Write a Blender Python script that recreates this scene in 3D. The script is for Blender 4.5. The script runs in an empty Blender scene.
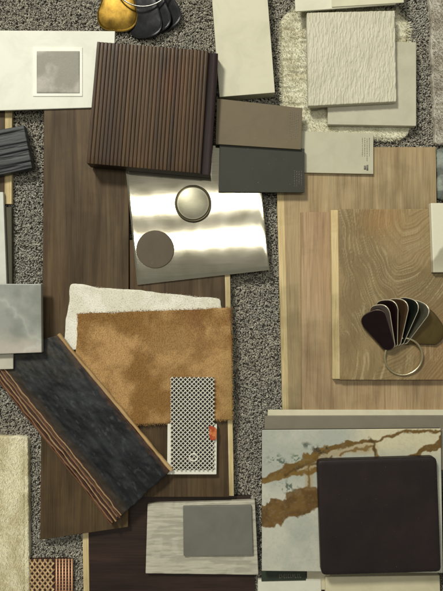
import bpy, math, random
import numpy as np
random.seed(7); RNG = np.random.default_rng(11)
sc = bpy.context.scene
COL = sc.collection
S = 0.0015            # metres per unit of the layout grid (a 443 x 591 sheet of samples laid on carpet)
H = 0.90              # camera height

def W(x, y, z=0.0):
    """layout grid -> world metres for a thing whose top lies z metres above the floor"""
    k = S * (H - z) / H
    return np.array([(x - 221.5) * k, (295.5 - y) * k, z])

# ------------------------------------------------------------------ noise
def _hash(ix, iy, seed):
    h = (ix.astype(np.int64) * 374761393 + iy.astype(np.int64) * 668265263 + seed * 1274126177) & 0xffffffff
    h = ((h ^ (h >> 13)) * 1274126177) & 0xffffffff
    return ((h ^ (h >> 16)) & 0xffffff) / float(0xffffff)
def vnoise(x, y, seed=0):
    x = np.asarray(x, float); y = np.asarray(y, float)
    ix = np.floor(x); iy = np.floor(y); fx = x - ix; fy = y - iy
    fx = fx * fx * (3 - 2 * fx); fy = fy * fy * (3 - 2 * fy)
    a = _hash(ix, iy, seed); b = _hash(ix + 1, iy, seed); c = _hash(ix, iy + 1, seed); d = _hash(ix + 1, iy + 1, seed)
    return (a * (1 - fx) + b * fx) * (1 - fy) + (c * (1 - fx) + d * fx) * fy
def fbm(x, y, seed=0, o=4):
    s = 0; a = 1; t = 0
    for k in range(o):
        s = s + a * vnoise(x * 2 ** k + 17.3 * k, y * 2 ** k - 9.1 * k, seed + k); t += a; a *= .55
    return s / t
def sstep(a, b, x):
    t = np.clip((x - a) / (b - a), 0, 1); return t * t * (3 - 2 * t)
def lin(r, g, b):
    c = np.array([r, g, b], float) / 255
    return np.where(c <= .04045, c / 12.92, ((c + .055) / 1.055) ** 2.4)
def mixc(a, b, t):
    t = np.asarray(t)[..., None]; return a * (1 - t) + b * t

# ------------------------------------------------------------------ materials
def newmat(name):
    m = bpy.data.materials.new(name); m.use_nodes = True
    nt = m.node_tree; b = nt.nodes['Principled BSDF']
    return m, nt, b
def N(nt, t, **kw):
    n = nt.nodes.new(t)
    for k, v in kw.items(): setattr(n, k, v)
    return n
def coords(nt, sc3=(1, 1, 1), rot=(0, 0, 0)):
    tc = N(nt, 'ShaderNodeTexCoord'); mp = N(nt, 'ShaderNodeMapping')
    mp.inputs['Scale'].default_value = sc3; mp.inputs['Rotation'].default_value = rot
    nt.links.new(tc.outputs['Object'], mp.inputs['Vector']); return mp.outputs[0]
def noise(nt, vec, scale, detail=4, rough=.6, dist=0):
    n = N(nt, 'ShaderNodeTexNoise'); n.inputs['Scale'].default_value = scale
    n.inputs['Detail'].default_value = detail; n.inputs['Roughness'].default_value = rough
    n.inputs['Distortion'].default_value = dist
    nt.links.new(vec, n.inputs['Vector']); return n.outputs['Fac']
def ramp(nt, fac, stops):
    r = N(nt, 'ShaderNodeValToRGB'); e = r.color_ramp.elements
    while len(e) < len(stops): e.new(.5)
    for i, (p, c) in enumerate(stops):
        e[i].position = p; e[i].color = (*c, 1)
    nt.links.new(fac, r.inputs[0]); return r.outputs[0]
def mul(nt, a, b, f=1.0):
    m = N(nt, 'ShaderNodeMix', data_type='RGBA', blend_type='MULTIPLY'); m.inputs[0].default_value = f
    nt.links.new(a, m.inputs[6]); nt.links.new(b, m.inputs[7]); return m.outputs[2]
def bump(nt, bsdf, h, strength, dist=.001):
    b = N(nt, 'ShaderNodeBump'); b.inputs['Strength'].default_value = strength; b.inputs['Distance'].default_value = dist
    nt.links.new(h, b.inputs['Height']); nt.links.new(b.outputs[0], bsdf.inputs['Normal'])
def g(v): return (v, v, v)

def M_plain(name, c, rough=.5, var=.12, scale=60, fine=900, bumpk=.15, metal=0, spec=.4, bdist=.0006):
    m, nt, b = newmat(name); v = coords(nt)
    n1 = noise(nt, v, scale, 5); n2 = noise(nt, v, fine, 3)
    c = np.array(lin(*c))
    col = ramp(nt, n1, [(.25, tuple(c * (1 - var))), (.75, tuple(np.minimum(c * (1 + var), .95)))])
    col = mul(nt, col, ramp(nt, n2, [(.2, g(1 - var * .8)), (.8, g(1))]))
    n3 = noise(nt, v, 22, 4, .65, .8); col = mul(nt, col, ramp(nt, n3, [(.32, (.90, .90, .88)), (.55, g(1))]))
    if not metal:
        n4 = noise(nt, v, 420, 2, .5); m4 = N(nt, 'ShaderNodeMix', data_type='RGBA'); m4.inputs[7].default_value = (.5, .48, .42, 1)
        f4 = ramp(nt, n4, [(.74, g(0)), (.80, g(.35))]); nt.links.new(f4, m4.inputs[0]); nt.links.new(col, m4.inputs[6]); col = m4.outputs[2]
    nt.links.new(col, b.inputs['Base Color'])
    r = N(nt, 'ShaderNodeMapRange'); r.inputs[3].default_value = rough - .08; r.inputs[4].default_value = min(1, rough + .12)
    nt.links.new(n1, r.inputs[0]); nt.links.new(r.outputs[0], b.inputs['Roughness'])
    b.inputs['Metallic'].default_value = metal; b.inputs['Specular IOR Level'].default_value = spec
    if bumpk: bump(nt, b, n2, bumpk, bdist)
    return m
def M_attr(name, rough=.5, fine=700, var=.15, bumpk=.2, spec=.4, stretch=(1, 1, 1), sheen=0, bdist=.0006):
    """colour pattern of the piece itself comes from its 'col' attribute"""
    m, nt, b = newmat(name); v = coords(nt, stretch)
    a = N(nt, 'ShaderNodeAttribute', attribute_name='col')
    n2 = noise(nt, v, fine, 4)
    col = mul(nt, a.outputs['Color'], ramp(nt, n2, [(.25, g(1 - var)), (.75, g(1))]))
    nt.links.new(col, b.inputs['Base Color'])
    b.inputs['Roughness'].default_value = rough; b.inputs['Specular IOR Level'].default_value = spec
    if sheen: b.inputs['Sheen Weight'].default_value = sheen
    if bumpk: bump(nt, b, n2, bumpk, bdist)
    return m
def M_wood(name, dark, mid, light, rough=.5, along='y', gs=1.0, bumpk=.25, spec=.35, broad=1.0):
    m, nt, b = newmat(name)
    d, md, l = lin(*dark), lin(*mid), lin(*light)
    st = (1, .07, 1) if along == 'y' else (.07, 1, 1)
    st2 = (1, .018, 1) if along == 'y' else (.018, 1, 1)
    st3 = (1, .25, 1) if along == 'y' else (.25, 1, 1)
    n1 = noise(nt, coords(nt, st), 95 * gs, 6, .62, .6)
    n2 = noise(nt, coords(nt, st2), 900 * gs, 4, .6)
    n3 = noise(nt, coords(nt, st3), 14 * broad, 3, .55, .8)
    col = ramp(nt, n1, [(.28, tuple(d)), (.5, tuple(md)), (.74, tuple(l))])
    col = mul(nt, col, ramp(nt, n2, [(.3, g(.72)), (.55, g(1)), (.9, g(1))]))
    tint = ramp(nt, n3, [(.3, (.60, .59, .54)), (.48, (.92, .91, .88)), (.68, (1.0, .94, .88))])
    st5 = (1, .03, 1) if along == 'y' else (.03, 1, 1)
    n5 = noise(nt, coords(nt, st5), 330, 3, .6, .3); col = mul(nt, col, ramp(nt, n5, [(.60, g(1)), (.70, (.74, .72, .68))]))
    n4 = noise(nt, coords(nt), 16, 5, .6, .6); col = mul(nt, col, ramp(nt, n4, [(.32, (.80, .79, .75)), (.52, g(1))]))
    col = mul(nt, col, tint)
    nt.links.new(col, b.inputs['Base Color'])
    r = N(nt, 'ShaderNodeMapRange'); r.inputs[3].default_value = rough + .12; r.inputs[4].default_value = rough - .1
    nt.links.new(n1, r.inputs[0]); nt.links.new(r.outputs[0], b.inputs['Roughness'])
    b.inputs['Specular IOR Level'].default_value = spec
    bump(nt, b, n2, bumpk, .0005)
    return m
def M_brushed(name, c, rough=.22, aniso=.85, along='x', bumpk=.1):
    m, nt, b = newmat(name)
    st = (.01, 1, 1) if along == 'x' else (1, .01, 1)
    n = noise(nt, coords(nt, st), 1500, 4, .7); n2 = noise(nt, coords(nt), 35, 4, .6)
    c = lin(*c)
    col = mul(nt, ramp(nt, n, [(.3, tuple(c * .8)), (.7, tuple(c))]), ramp(nt, n2, [(.3, (.93, .92, .86)), (.6, g(1))]))
    nt.links.new(col, b.inputs['Base Color'])
    r = N(nt, 'ShaderNodeMapRange'); r.inputs[3].default_value = rough * .75; r.inputs[4].default_value = rough * 1.5
    nt.links.new(n2, r.inputs[0]); nt.links.new(r.outputs[0], b.inputs['Roughness'])
    b.inputs['Metallic'].default_value = 1
    bump(nt, b, n, bumpk, .0001)
    return m

# ------------------------------------------------------------------ objects
def raw_mesh(name, V, F, col=None, smooth=True, mat_idx=None):
    V = np.asarray(V, np.float32); F = np.asarray(F, np.int32); k = F.shape[1]
    me = bpy.data.meshes.new(name)
    me.vertices.add(len(V)); me.vertices.foreach_set('co', V.ravel())
    me.loops.add(F.size); me.loops.foreach_set('vertex_index', F.ravel())
    me.polygons.add(len(F)); me.polygons.foreach_set('loop_start', np.arange(0, F.size, k, dtype=np.int32))
    if smooth: me.polygons.foreach_set('use_smooth', np.ones(len(F), bool))
    if mat_idx is not None: me.polygons.foreach_set('material_index', np.asarray(mat_idx, np.int32))
    me.update(calc_edges=True); me.validate()
    if col is not None:
        at = me.attributes.new('col', 'FLOAT_COLOR', 'POINT')
        at.data.foreach_set('color', np.c_[col, np.ones(len(V))].astype(np.float32).ravel())
    return me
def link(name, me, mats, parent=None, loc=(0, 0, 0), rot=0):
    o = bpy.data.objects.new(name, me); COL.objects.link(o)
    for m in (mats if isinstance(mats, (list, tuple)) else [mats]): me.materials.append(m)
    o.location = loc; o.rotation_euler = (0, 0, rot)
    if parent: o.parent = parent
    return o
def tag(o, label=None, cat=None, group=None, kind=None):
    if label: o['label'] = label
    if cat: o['category'] = cat
    if group: o['group'] = group
    if kind: o['kind'] = kind
    return o
class Frame:
    """local frame of one thing: origin at its middle, x along its top edge"""
    def __init__(s, quad, zbase, ztop):
        P = [W(x, y, ztop) for x, y in quad]
        c = sum(P) / 4; s.o = np.array([c[0], c[1], zbase])
        d = P[1] - P[0]; s.a = math.atan2(d[1], d[0])
        s.ca, s.sa = math.cos(s.a), math.sin(s.a)
    def to(s, w):
        w = np.asarray(w, float) - s.o
        return np.stack([w[..., 0] * s.ca + w[..., 1] * s.sa, -w[..., 0] * s.sa + w[..., 1] * s.ca, w[..., 2]], -1)
    def px(s, x, y, z):
        x = np.asarray(x, float); y = np.asarray(y, float); k = S * (H - z) / H
        return s.to(np.stack([(x - 221.5) * k, (295.5 - y) * k, np.zeros_like(x) + z], -1))
def thing(name, label, cat, fr, group=None):
    o = bpy.data.objects.new(name, None); o.empty_display_size = .02; COL.objects.link(o)
    o.location = fr.o; o.rotation_euler = (0, 0, fr.a)
    return tag(o, label, cat, group)

def axis_lines(n, length, r):
    rr = min(r, length * .3)
    a = [0, .12 * rr, .4 * rr, rr] if r > 0 else [0]
    inner = np.linspace(rr if r > 0 else 0, length - (rr if r > 0 else 0), max(2, n))
    L = np.concatenate([a[:-1], inner, [length - t for t in a[:-1]][::-1]]) if r > 0 else inner
    return L / length
def slab(name, quad, z0, z1, mats, fr, parent=None, r=.6, cr=.8, res=None, hf=None, cf=None, wob=0, ws=.05, seed=1, sidemat=False, topmap=None, tilt=(0, 0)):
    """a board/tile/card: quad in layout units (TL,TR,BR,BL) at its top; r = rounding of the top arris, cr = plan corner radius,
    hf(x,y) extra height in metres, cf(x,y) colour of the surface, wob = wander of the outline"""
    q = np.array(quad, float)
    lu = (np.linalg.norm(q[1] - q[0]) + np.linalg.norm(q[2] - q[3])) / 2
    lv = (np.linalg.norm(q[3] - q[0]) + np.linalg.norm(q[2] - q[1])) / 2
    nu = int(lu / res) if res else 8; nv = int(lv / res) if res else 8
    U = axis_lines(nu, lu, r); Vv = axis_lines(nv, lv, r)
    if cr > 0 and not res:
        U = np.unique(np.r_[U, np.linspace(0, cr / lu, 5), 1 - np.linspace(0, cr / lu, 5)]); Vv = np.unique(np.r_[Vv, np.linspace(0, cr / lv, 5), 1 - np.linspace(0, cr / lv, 5)])
    u, v = np.meshgrid(U, Vv); a = u * lu; b = v * lv
    dedge = np.minimum(np.minimum(a, lu - a), np.minimum(b, lv - b))
    if cr > 0:
        ca = np.clip((np.abs(a - lu / 2) - (lu / 2 - cr)) / cr, 0, 1); cb = np.clip((np.abs(b - lv / 2) - (lv / 2 - cr)) / cr, 0, 1)
        na = ca * np.sqrt(1 - cb * cb / 2); nb = cb * np.sqrt(1 - ca * ca / 2)
        a = np.where(ca > 0, lu / 2 + np.sign(a - lu / 2) * (lu / 2 - cr + na * cr), a)
        b = np.where(cb > 0, lv / 2 + np.sign(b - lv / 2) * (lv / 2 - cr + nb * cr), b)
        u = a / lu; v = b / lv
    X = (q[0, 0] * (1 - u) + q[1, 0] * u) * (1 - v) + (q[3, 0] * (1 - u) + q[2, 0] * u) * v
    Y = (q[0, 1] * (1 - u) + q[1, 1] * u) * (1 - v) + (q[3, 1] * (1 - u) + q[2, 1] * u) * v
    if wob:
        X = X + (fbm(X * ws, Y * ws, seed + 50, 4) - .5) * 2 * wob; Y = Y + (fbm(X * ws + 40, Y * ws, seed + 90, 4) - .5) * 2 * wob
    zz = np.zeros_like(X)
    if r > 0:
        d = np.clip(dedge, 0, r); zz -= (r - np.sqrt(np.maximum(r * r - (r - d) ** 2, 0))) * S
    if hf is not None: zz = zz + hf(X, Y)
    zz = zz + tilt[0] * (u - .5) + tilt[1] * (v - .5)
    P = fr.px(X, Y, z1); P[..., 2] += zz
    nv_, nu_ = X.shape
    idx = np.arange(nv_ * nu_).reshape(nv_, nu_)
    F = np.stack([idx[1:, :-1], idx[1:, 1:], idx[:-1, 1:], idx[:-1, :-1]], -1).reshape(-1, 4)
    ring = np.concatenate([idx[0, :-1], idx[:-1, -1], idx[-1, :0:-1], idx[:0:-1, 0]])
    V = P.reshape(-1, 3); n0 = len(V)
    def down(z, pts):
        B = V[pts].copy(); B[:, 2] = z - fr.o[2]; return B
    mid = V[ring].copy(); bot = down(z0, ring)
    top2 = V[ring].copy()                                   # split the arris so that sides stay crisp
    nr = len(ring)
    Vall = np.vstack([V, top2, bot, bot.mean(0, keepdims=True)])
    i1 = n0 + np.arange(nr); i2 = n0 + nr + np.arange(nr); nx = np.roll(np.arange(nr), -1)
    Fs = np.stack([i1, i1[nx], i2[nx], i2], -1)
    c = np.full(nr, n0 + 2 * nr)
    Fb = np.stack([i2, i2[nx], c, c], -1)
    Fall = np.vstack([F, Fs])
    col = None
    if cf is not None:
        ctop = cf(X, Y).reshape(-1, 3); cs = ctop[ring]
        col = np.vstack([ctop, cs, cs, cs.mean(0, keepdims=True)])
    mi = np.concatenate([np.zeros(len(F)), np.ones(len(Fs)) if sidemat else np.zeros(len(Fs))])
    me = raw_mesh(name, Vall, Fall, col, True, mi)
    # bottom cap
    if parent is None:
        return link(name, me, mats, None, fr.o, fr.a)
    return link(name, me, mats, parent)

def fur(name, pts, length, fr, mat, parent, cf, width=.0005, lean=.8, dirf=None, lenvar=.5, seg=3):
    """short hairs; pts = (x,y,z) layout x,y and metric z of the roots"""
    n = len(pts); x, y, z = pts[:, 0], pts[:, 1], pts[:, 2]
    base = np.stack([(x - 221.5) * S * (H - z) / H, (295.5 - y) * S * (H - z) / H, z], -1)
    base = fr.to(base)
    ang = dirf(x, y) if dirf is not None else RNG.uniform(0, 2 * math.pi, n)
    ang = ang + RNG.normal(0, .5, n)
    L = length * (1 - lenvar * RNG.random(n)); ln = np.clip(lean + RNG.normal(0, .25, n), .1, 1.45)
    rows = []
    side = np.stack([-np.sin(ang), np.cos(ang), np.zeros(n)], -1)
    curl = RNG.normal(0, .5, n)
    p = base.copy(); w = width * (0.7 + .6 * RNG.random(n))
    for k in range(seg + 1):
        t = k / seg; wk = (w * (1 - t * .85))[:, None]
        rows += [p - side * wk / 2, p + side * wk / 2]
        aa = ang + curl * t; el = ln * (.45 + .75 * t)
        p = p + np.stack([np.cos(aa) * np.sin(el), np.sin(aa) * np.sin(el), np.cos(el)], -1) * (L / seg)[:, None]
    V = np.stack(rows, 1).reshape(-1, 3); m = 2 * (seg + 1)
    b = (np.arange(n) * m)[:, None]
    F = np.concatenate([np.stack([b[:, 0] + 2 * k, b[:, 0] + 2 * k + 1, b[:, 0] + 2 * k + 3, b[:, 0] + 2 * k + 2], -1) for k in range(seg)])
    c = np.minimum(cf(x, y) * (0.85 + .3 * RNG.random(n))[:, None], .95)
    return link(name, raw_mesh(name, V, F, np.repeat(c, m, 0)), mat, parent)
def in_quad(quad, n, inset=0):
    q = np.array(quad, float); u = RNG.random(n) * (1 - 2 * inset) + inset; v = RNG.random(n) * (1 - 2 * inset) + inset
    p = (q[0] * (1 - u)[:, None] + q[1] * u[:, None]) * (1 - v)[:, None] + (q[3] * (1 - u)[:, None] + q[2] * u[:, None]) * v[:, None]
    return p
def tube(path, rad, sides=10, closed=False):
    P = np.asarray(path, float); n = len(P)
    T = np.roll(P, -1, 0) - np.roll(P, 1, 0) if closed else np.gradient(P, axis=0)
    T /= np.linalg.norm(T, axis=1)[:, None]
    up = np.array([0, 0, 1.0]); A = np.cross(T, up); A /= np.maximum(np.linalg.norm(A, axis=1), 1e-9)[:, None]; B = np.cross(A, T)
    th = np.linspace(0, 2 * np.pi, sides, endpoint=False); rad = np.broadcast_to(rad, n)
    V = P[:, None] + (A[:, None] * np.cos(th)[None, :, None] + B[:, None] * np.sin(th)[None, :, None]) * rad[:, None, None]
    V = V.reshape(-1, 3); F = []
    for i in range(n if closed else n - 1):
        j = (i + 1) % n
        for k in range(sides):
            k2 = (k + 1) % sides; F.append([i * sides + k, i * sides + k2, j * sides + k2, j * sides + k])
    return V, np.array(F)
def bars(name, rects, z, h, fr, mat, parent, axis=None):
    """thin printed strokes/strips: rects = list of 4-point quads in layout units"""
    V = []; F = []
    for q in rects:
        q = np.array(q, float); b = len(V)
        top = fr.px(q[:, 0], q[:, 1], z); bo = top.copy(); bo[:, 2] -= h
        V += list(top) + list(bo)
        F += [[b + 3, b + 2, b + 1, b]] + [[b + i, b + (i + 1) % 4, b + 4 + (i + 1) % 4, b + 4 + i] for i in range(4)]
    return link(name, raw_mesh(name, V, F, None, False), mat, parent)
def rect(x0, y0, x1, y1): return [(x0, y0), (x1, y0), (x1, y1), (x0, y1)]
def lerp2(q, u, v):
    q = np.array(q, float); return (q[0] * (1 - u) + q[1] * u) * (1 - v) + (q[3] * (1 - u) + q[2] * u) * v
def subq(q, u0, v0, u1, v1): return [lerp2(q, u0, v0), lerp2(q, u1, v0), lerp2(q, u1, v1), lerp2(q, u0, v1)]

mm = .001
# ------------------------------------------------------------------ shared materials
paleedge = M_wood('pale_plywood', (200, 178, 128), (222, 202, 152), (236, 220, 176), .6, 'y', 1.2)
ink_white = M_plain('white_ink', (215, 212, 198), .6, .05)
ink_grey = M_plain('grey_ink', (120, 116, 104), .6, .05)
mat_fur = M_attr('fibre', .75, 300, .1, 0, .25, sheen=.15)

# ------------------------------------------------------------------ carpet
def build_carpet():
    n = 230000
    x = RNG.uniform(-.38, .38, n); y = RNG.uniform(-.49, .49, n)
    ang = RNG.normal(0, 1.0, n) + 9 * fbm(x * 11, y * 11, 71, 3) + np.pi * RNG.integers(0, 2, n); L = RNG.uniform(.0024, .0046, n); bend = RNG.normal(0, 1.1, n)
    lay = fbm(x * 9, y * 9, 61, 3); z0 = RNG.uniform(.0018, .0032, n) + .0014 * (lay - .5); rr = RNG.uniform(.0006, .00098, n)
    pal = np.array([lin(200, 193, 180), lin(178, 172, 160), lin(158, 151, 141), lin(130, 124, 116), lin(90, 85, 79), lin(222, 216, 203)])
    w = RNG.choice(6, n, p=[.17, .24, .24, .19, .11, .05])
    pal = (pal * .62 + pal.mean(0) * .38) * np.array([1.02, 1.03, .99]); c = pal[w] * (0.88 + .24 * RNG.random(n))[:, None]
    tintn = fbm(x * 14, y * 14, 3, 3)[:, None]
    c = c * (np.array([1.02, 1, .94]) * (1 - tintn) + np.array([.96, 1., 1.03]) * tintn)
    rings = 4; sides = 5; rows = []
    px, py = x.copy(), y.copy()
    th = np.linspace(0, 2 * np.pi, sides, endpoint=False)
    for k in range(rings):
        t = k / (rings - 1); a = ang + bend * (t - .5)
        zc = z0 + np.sin(t * np.pi) * (.0022 + .0012 * np.sin(ang * 7))
        r = rr * (0.45 + .55 * np.sin(np.pi * (.12 + .76 * t)))
        for s in th:
            rows.append(np.stack([px - np.sin(a) * np.cos(s) * r, py + np.cos(a) * np.cos(s) * r, zc + np.sin(s) * r], -1))
        px = px + np.cos(a) * L / (rings - 1); py = py + np.sin(a) * L / (rings - 1)
    m = rings * sides; V = np.stack(rows, 1).reshape(-1, 3); b = np.arange(n) * m
    F = []
    for k in range(rings - 1):
        for s in range(sides):
            s2 = (s + 1) % sides
            F.append(np.stack([b + k * sides + s, b + k * sides + s2, b + (k + 1) * sides + s2, b + (k + 1) * sides + s], -1))
    F = np.concatenate(F)
    # woven backing under the pile
    gx, gy = np.meshgrid(np.linspace(-1.2, 1.2, 60), np.linspace(-1.2, 1.2, 60))
    Vb = np.stack([gx.ravel(), gy.ravel(), np.zeros(gx.size)], -1); i = np.arange(3600).reshape(60, 60) + len(V)
    Fb = np.stack([i[:-1, :-1], i[:-1, 1:], i[1:, 1:], i[1:, :-1]], -1).reshape(-1, 4)
    cc = np.vstack([np.repeat(c, m, 0), np.tile(lin(110, 104, 96), (3600, 1))])
    m_c = M_attr('carpet_yarn', .9, 1500, .25, 0, .15)
    o = link('carpet', raw_mesh('carpet', np.vstack([V, Vb]), np.vstack([F, Fb]), cc), m_c)
    tag(o, 'grey mottled loop pile carpet under all the samples', 'carpet', kind='structure')
build_carpet()

# ------------------------------------------------------------------ planks
def plank(name, label, quad, z0, z1, mat, tongues=(), group=None, r=.5, hf=None, cf=None, res=None, tz=None):
    fr = Frame(quad, z0, z1); t = thing(name, label, 'wood plank', fr, group)
    slab('board', quad, z0, z1, mat, fr, t, r, .6, res, hf, cf)
    for q in tongues:
        slab('tongue', q, z0 + (z1 - z0) * .25, z0 + (z1 - z0) * .72 if tz is None else tz, paleedge, fr, t, .3, .3)
    return t, fr
GRP = 'flooring planks laid on the carpet'
walnut = M_wood('smoked_brown_oak', (62, 49, 33), (86, 70, 49), (106, 89, 64), .55, 'y', .55, broad=1.2, spec=.2)
walnut2 = M_wood('smoked_brown_oak_warm', (64, 51, 35), (86, 70, 50), (103, 87, 63), .55, 'y', .6, spec=.2)
wenge = M_wood('dark_stained_board', (40, 29, 24), (56, 42, 36), (70, 53, 45), .45, 'x', .7)
oak = M_wood('natural_oak', (148, 128, 92), (174, 154, 116), (190, 170, 132), .5, 'y', .9)
oakpink = M_wood('pink_oak', (154, 129, 97), (180, 154, 118), (195, 171, 135), .5, 'y', 1.0)

plank('wood_plank', 'dark stained plank with pale left tongue at the bottom edge, under the whitewashed tile',
      [(88, 496), (250, 496), (258, 640), (90, 640)], 3 * mm, 11 * mm, wenge, [[(82, 500), (88, 500), (90, 640), (84, 640)]], GRP)
plank('wood_plank', 'brown plank with pale right tongue beside the central carpet gap, under the tan hide',
      [(129.5, 240), (224, 240), (229, 497), (131, 497)], 11.3 * mm, 22 * mm, walnut2, [[(224, 240), (229.5, 240), (234, 496), (229, 496)]], GRP, tz=21 * mm)
plank('wood_plank', 'long smoked brown plank under the ribbed panel and black slab, its end cut aslant',
      [(44, 98), (129, 98), (128, 527), (40, 540)], 11.3 * mm, 22 * mm, walnut, [], GRP)
plank('wood_plank', 'brown plank with yellow tongue at the left edge, under the black grooved sample',
      [(-60, 60), (5, 60), (4, 205), (-60, 205)], 4 * mm, 14 * mm, walnut2, [[(5, 60), (12, 60), (11.5, 204), (4, 204)]], GRP, tz=13 * mm)
# right hand oak stack
plank('wood_plank', 'widest natural oak plank, lowest of the oak stack, under the pale stone paint card',
      [(283, 147), (436, 147), (440, 425), (289, 425)], 4 * mm, 15 * mm, oak, [[(276, 148), (283.5, 148), (289.5, 425), (283, 425)]], GRP, tz=14.5 * mm)
plank('wood_plank', 'pinkish oak plank, middle one of the oak stack at the right',
      [(301, 212), (470, 212), (470, 424), (302, 424)], 15.2 * mm, 21 * mm, oakpink, [], GRP)
def oak_c(x, y):
    wx = x + 26 * (fbm(x * .02, y * .02, 5, 3) - .5); wy = y + 26 * (fbm(x * .02 + 9, y * .02, 8, 3) - .5)
    # cathedral figure: nested arches, open to the lower left, straightening out at the bottom
    cx = 372 + (380 - y) * .22
    ph = (wy * .55 + np.abs(wx - cx) ** 1.25 * .32 + wx * -.30)
    band = fbm(ph * 1.35, (wx + wy) * .015, 21, 3)
    vert = fbm(wx * .5, wy * .03, 31, 3)
    m = sstep(325, 352, y); f = band * (1 - m) + vert * m
    br = fbm(x * .035, y * .035, 44, 3)
    blot = fbm(x * .025 + 3, y * .025, 52, 3)
    c = mixc(lin(138, 118, 80), lin(160, 138, 97), sstep(.3, .65, blot))
    c = mixc(c, lin(124, 102, 68), .4 * sstep(.46, .3, f))
    fine = fbm(x * .5 + y * .35, y * .5 - x * .35, 58, 2)
    c = mixc(c, lin(192, 176, 134), .5 * sstep(.56, .66, f) * sstep(.48, .60, br + .22 * (fine - .5)))
    kn = np.exp(-(((x - 383) / 22) ** 2 + ((y - 219) / 17) ** 2)); c = mixc(c, lin(172, 132, 80), kn * .6)
    c = mixc(c, lin(168, 126, 86), .4 * sstep(405, 445, x) * sstep(290, 340, y))
    return c
def oak_h(x, y):
    wx = x + 26 * (fbm(x * .02, y * .02, 5, 3) - .5); wy = y + 26 * (fbm(x * .02 + 9, y * .02, 8, 3) - .5)
    cx = 372 + (380 - y) * .22
    f = fbm((wy * .55 + np.abs(wx - cx) ** 1.25 * .32 + wx * -.30) * 1.35, (wx + wy) * .015, 21, 3)
    return (sstep(.35, .65, f) - 1) * .0004
plank('wood_plank', 'wire-brushed oak plank with curled grain, topmost of the oak stack, under the finish chips',
      [(338, 209), (480, 209), (480, 380), (340, 380)], 21.2 * mm, 33 * mm,
      M_attr('brushed_oak', .5, 900, .25, .3, .35, (1, .1, 1)), [[(331, 210), (338.3, 210), (340.3, 379), (333, 379)]], GRP, hf=oak_h, cf=oak_c, res=.7, tz=32 * mm)

# ------------------------------------------------------------------ white board with a grey swatch
q = [(-50, 30), (115, 31), (112, 107), (-50, 112)]
fr = Frame(q, 22.2 * mm, 25 * mm); t = thing('sample_board', 'white sample board with a grey square swatch, left of the ribbed wood panel', 'sample board', fr)
white_board = M_plain('white_board', (226, 226, 210), .55, .04, 25, 900, .08)
slab('board', q, 22.2 * mm, 25 * mm, white_board, fr, t)
F4 = rect(33, 46, 83, 97)
slab('mount', rect(32.5, 47, 82.5, 96.5), 25 * mm, 26.2 * mm, M_plain('white_mount', (236, 236, 222), .5, .03), fr, t, .8, 1)
sw = M_attr('grey_stone', .5, 500, .2, .2)
slab('swatch', rect(36.5, 51, 79.5, 93), 26.2 * mm, 27 * mm, sw, fr, t, .4, .5, 1.2, None,
     lambda x, y: mixc(lin(140, 136, 122), lin(176, 172, 158), sstep(.42, .75, fbm(x * .06, y * .06, 4, 4) + .25 * sstep(70, 92, y) - .1)))

# ------------------------------------------------------------------ ribbed dark panel
q = [(97, 41.5), (218, 51.5), (210.5, 174), (86.5, 163)]
ZT = 56 * mm; ZB = 26 * mm
fr = Frame(q, ZB, ZT); t = thing('ribbed_panel', 'thick dark walnut panel with fine vertical ribs, overlapping the polished metal plate', 'wood panel', fr)
m_rib, nt, b = newmat('ribbed_walnut')
a = N(nt, 'ShaderNodeAttribute', attribute_name='col')
n1 = noise(nt, coords(nt, (1, .05, 1)), 420, 6, .65, .4); n2 = noise(nt, coords(nt, (1, .02, 1)), 1600, 3)
col = mul(nt, a.outputs['Color'], ramp(nt, n1, [(.3, (.58, .55, .50)), (.55, g(1)), (.75, (1.0, .97, .88))]))
col = mul(nt, col, ramp(nt, n2, [(.35, g(.75)), (.6, g(1))]))
nt.links.new(col, b.inputs['Base Color']); b.inputs['Roughness'].default_value = .42; b.inputs['Specular IOR Level'].default_value = .25
bump(nt, b, n2, .3, .0004)
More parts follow.
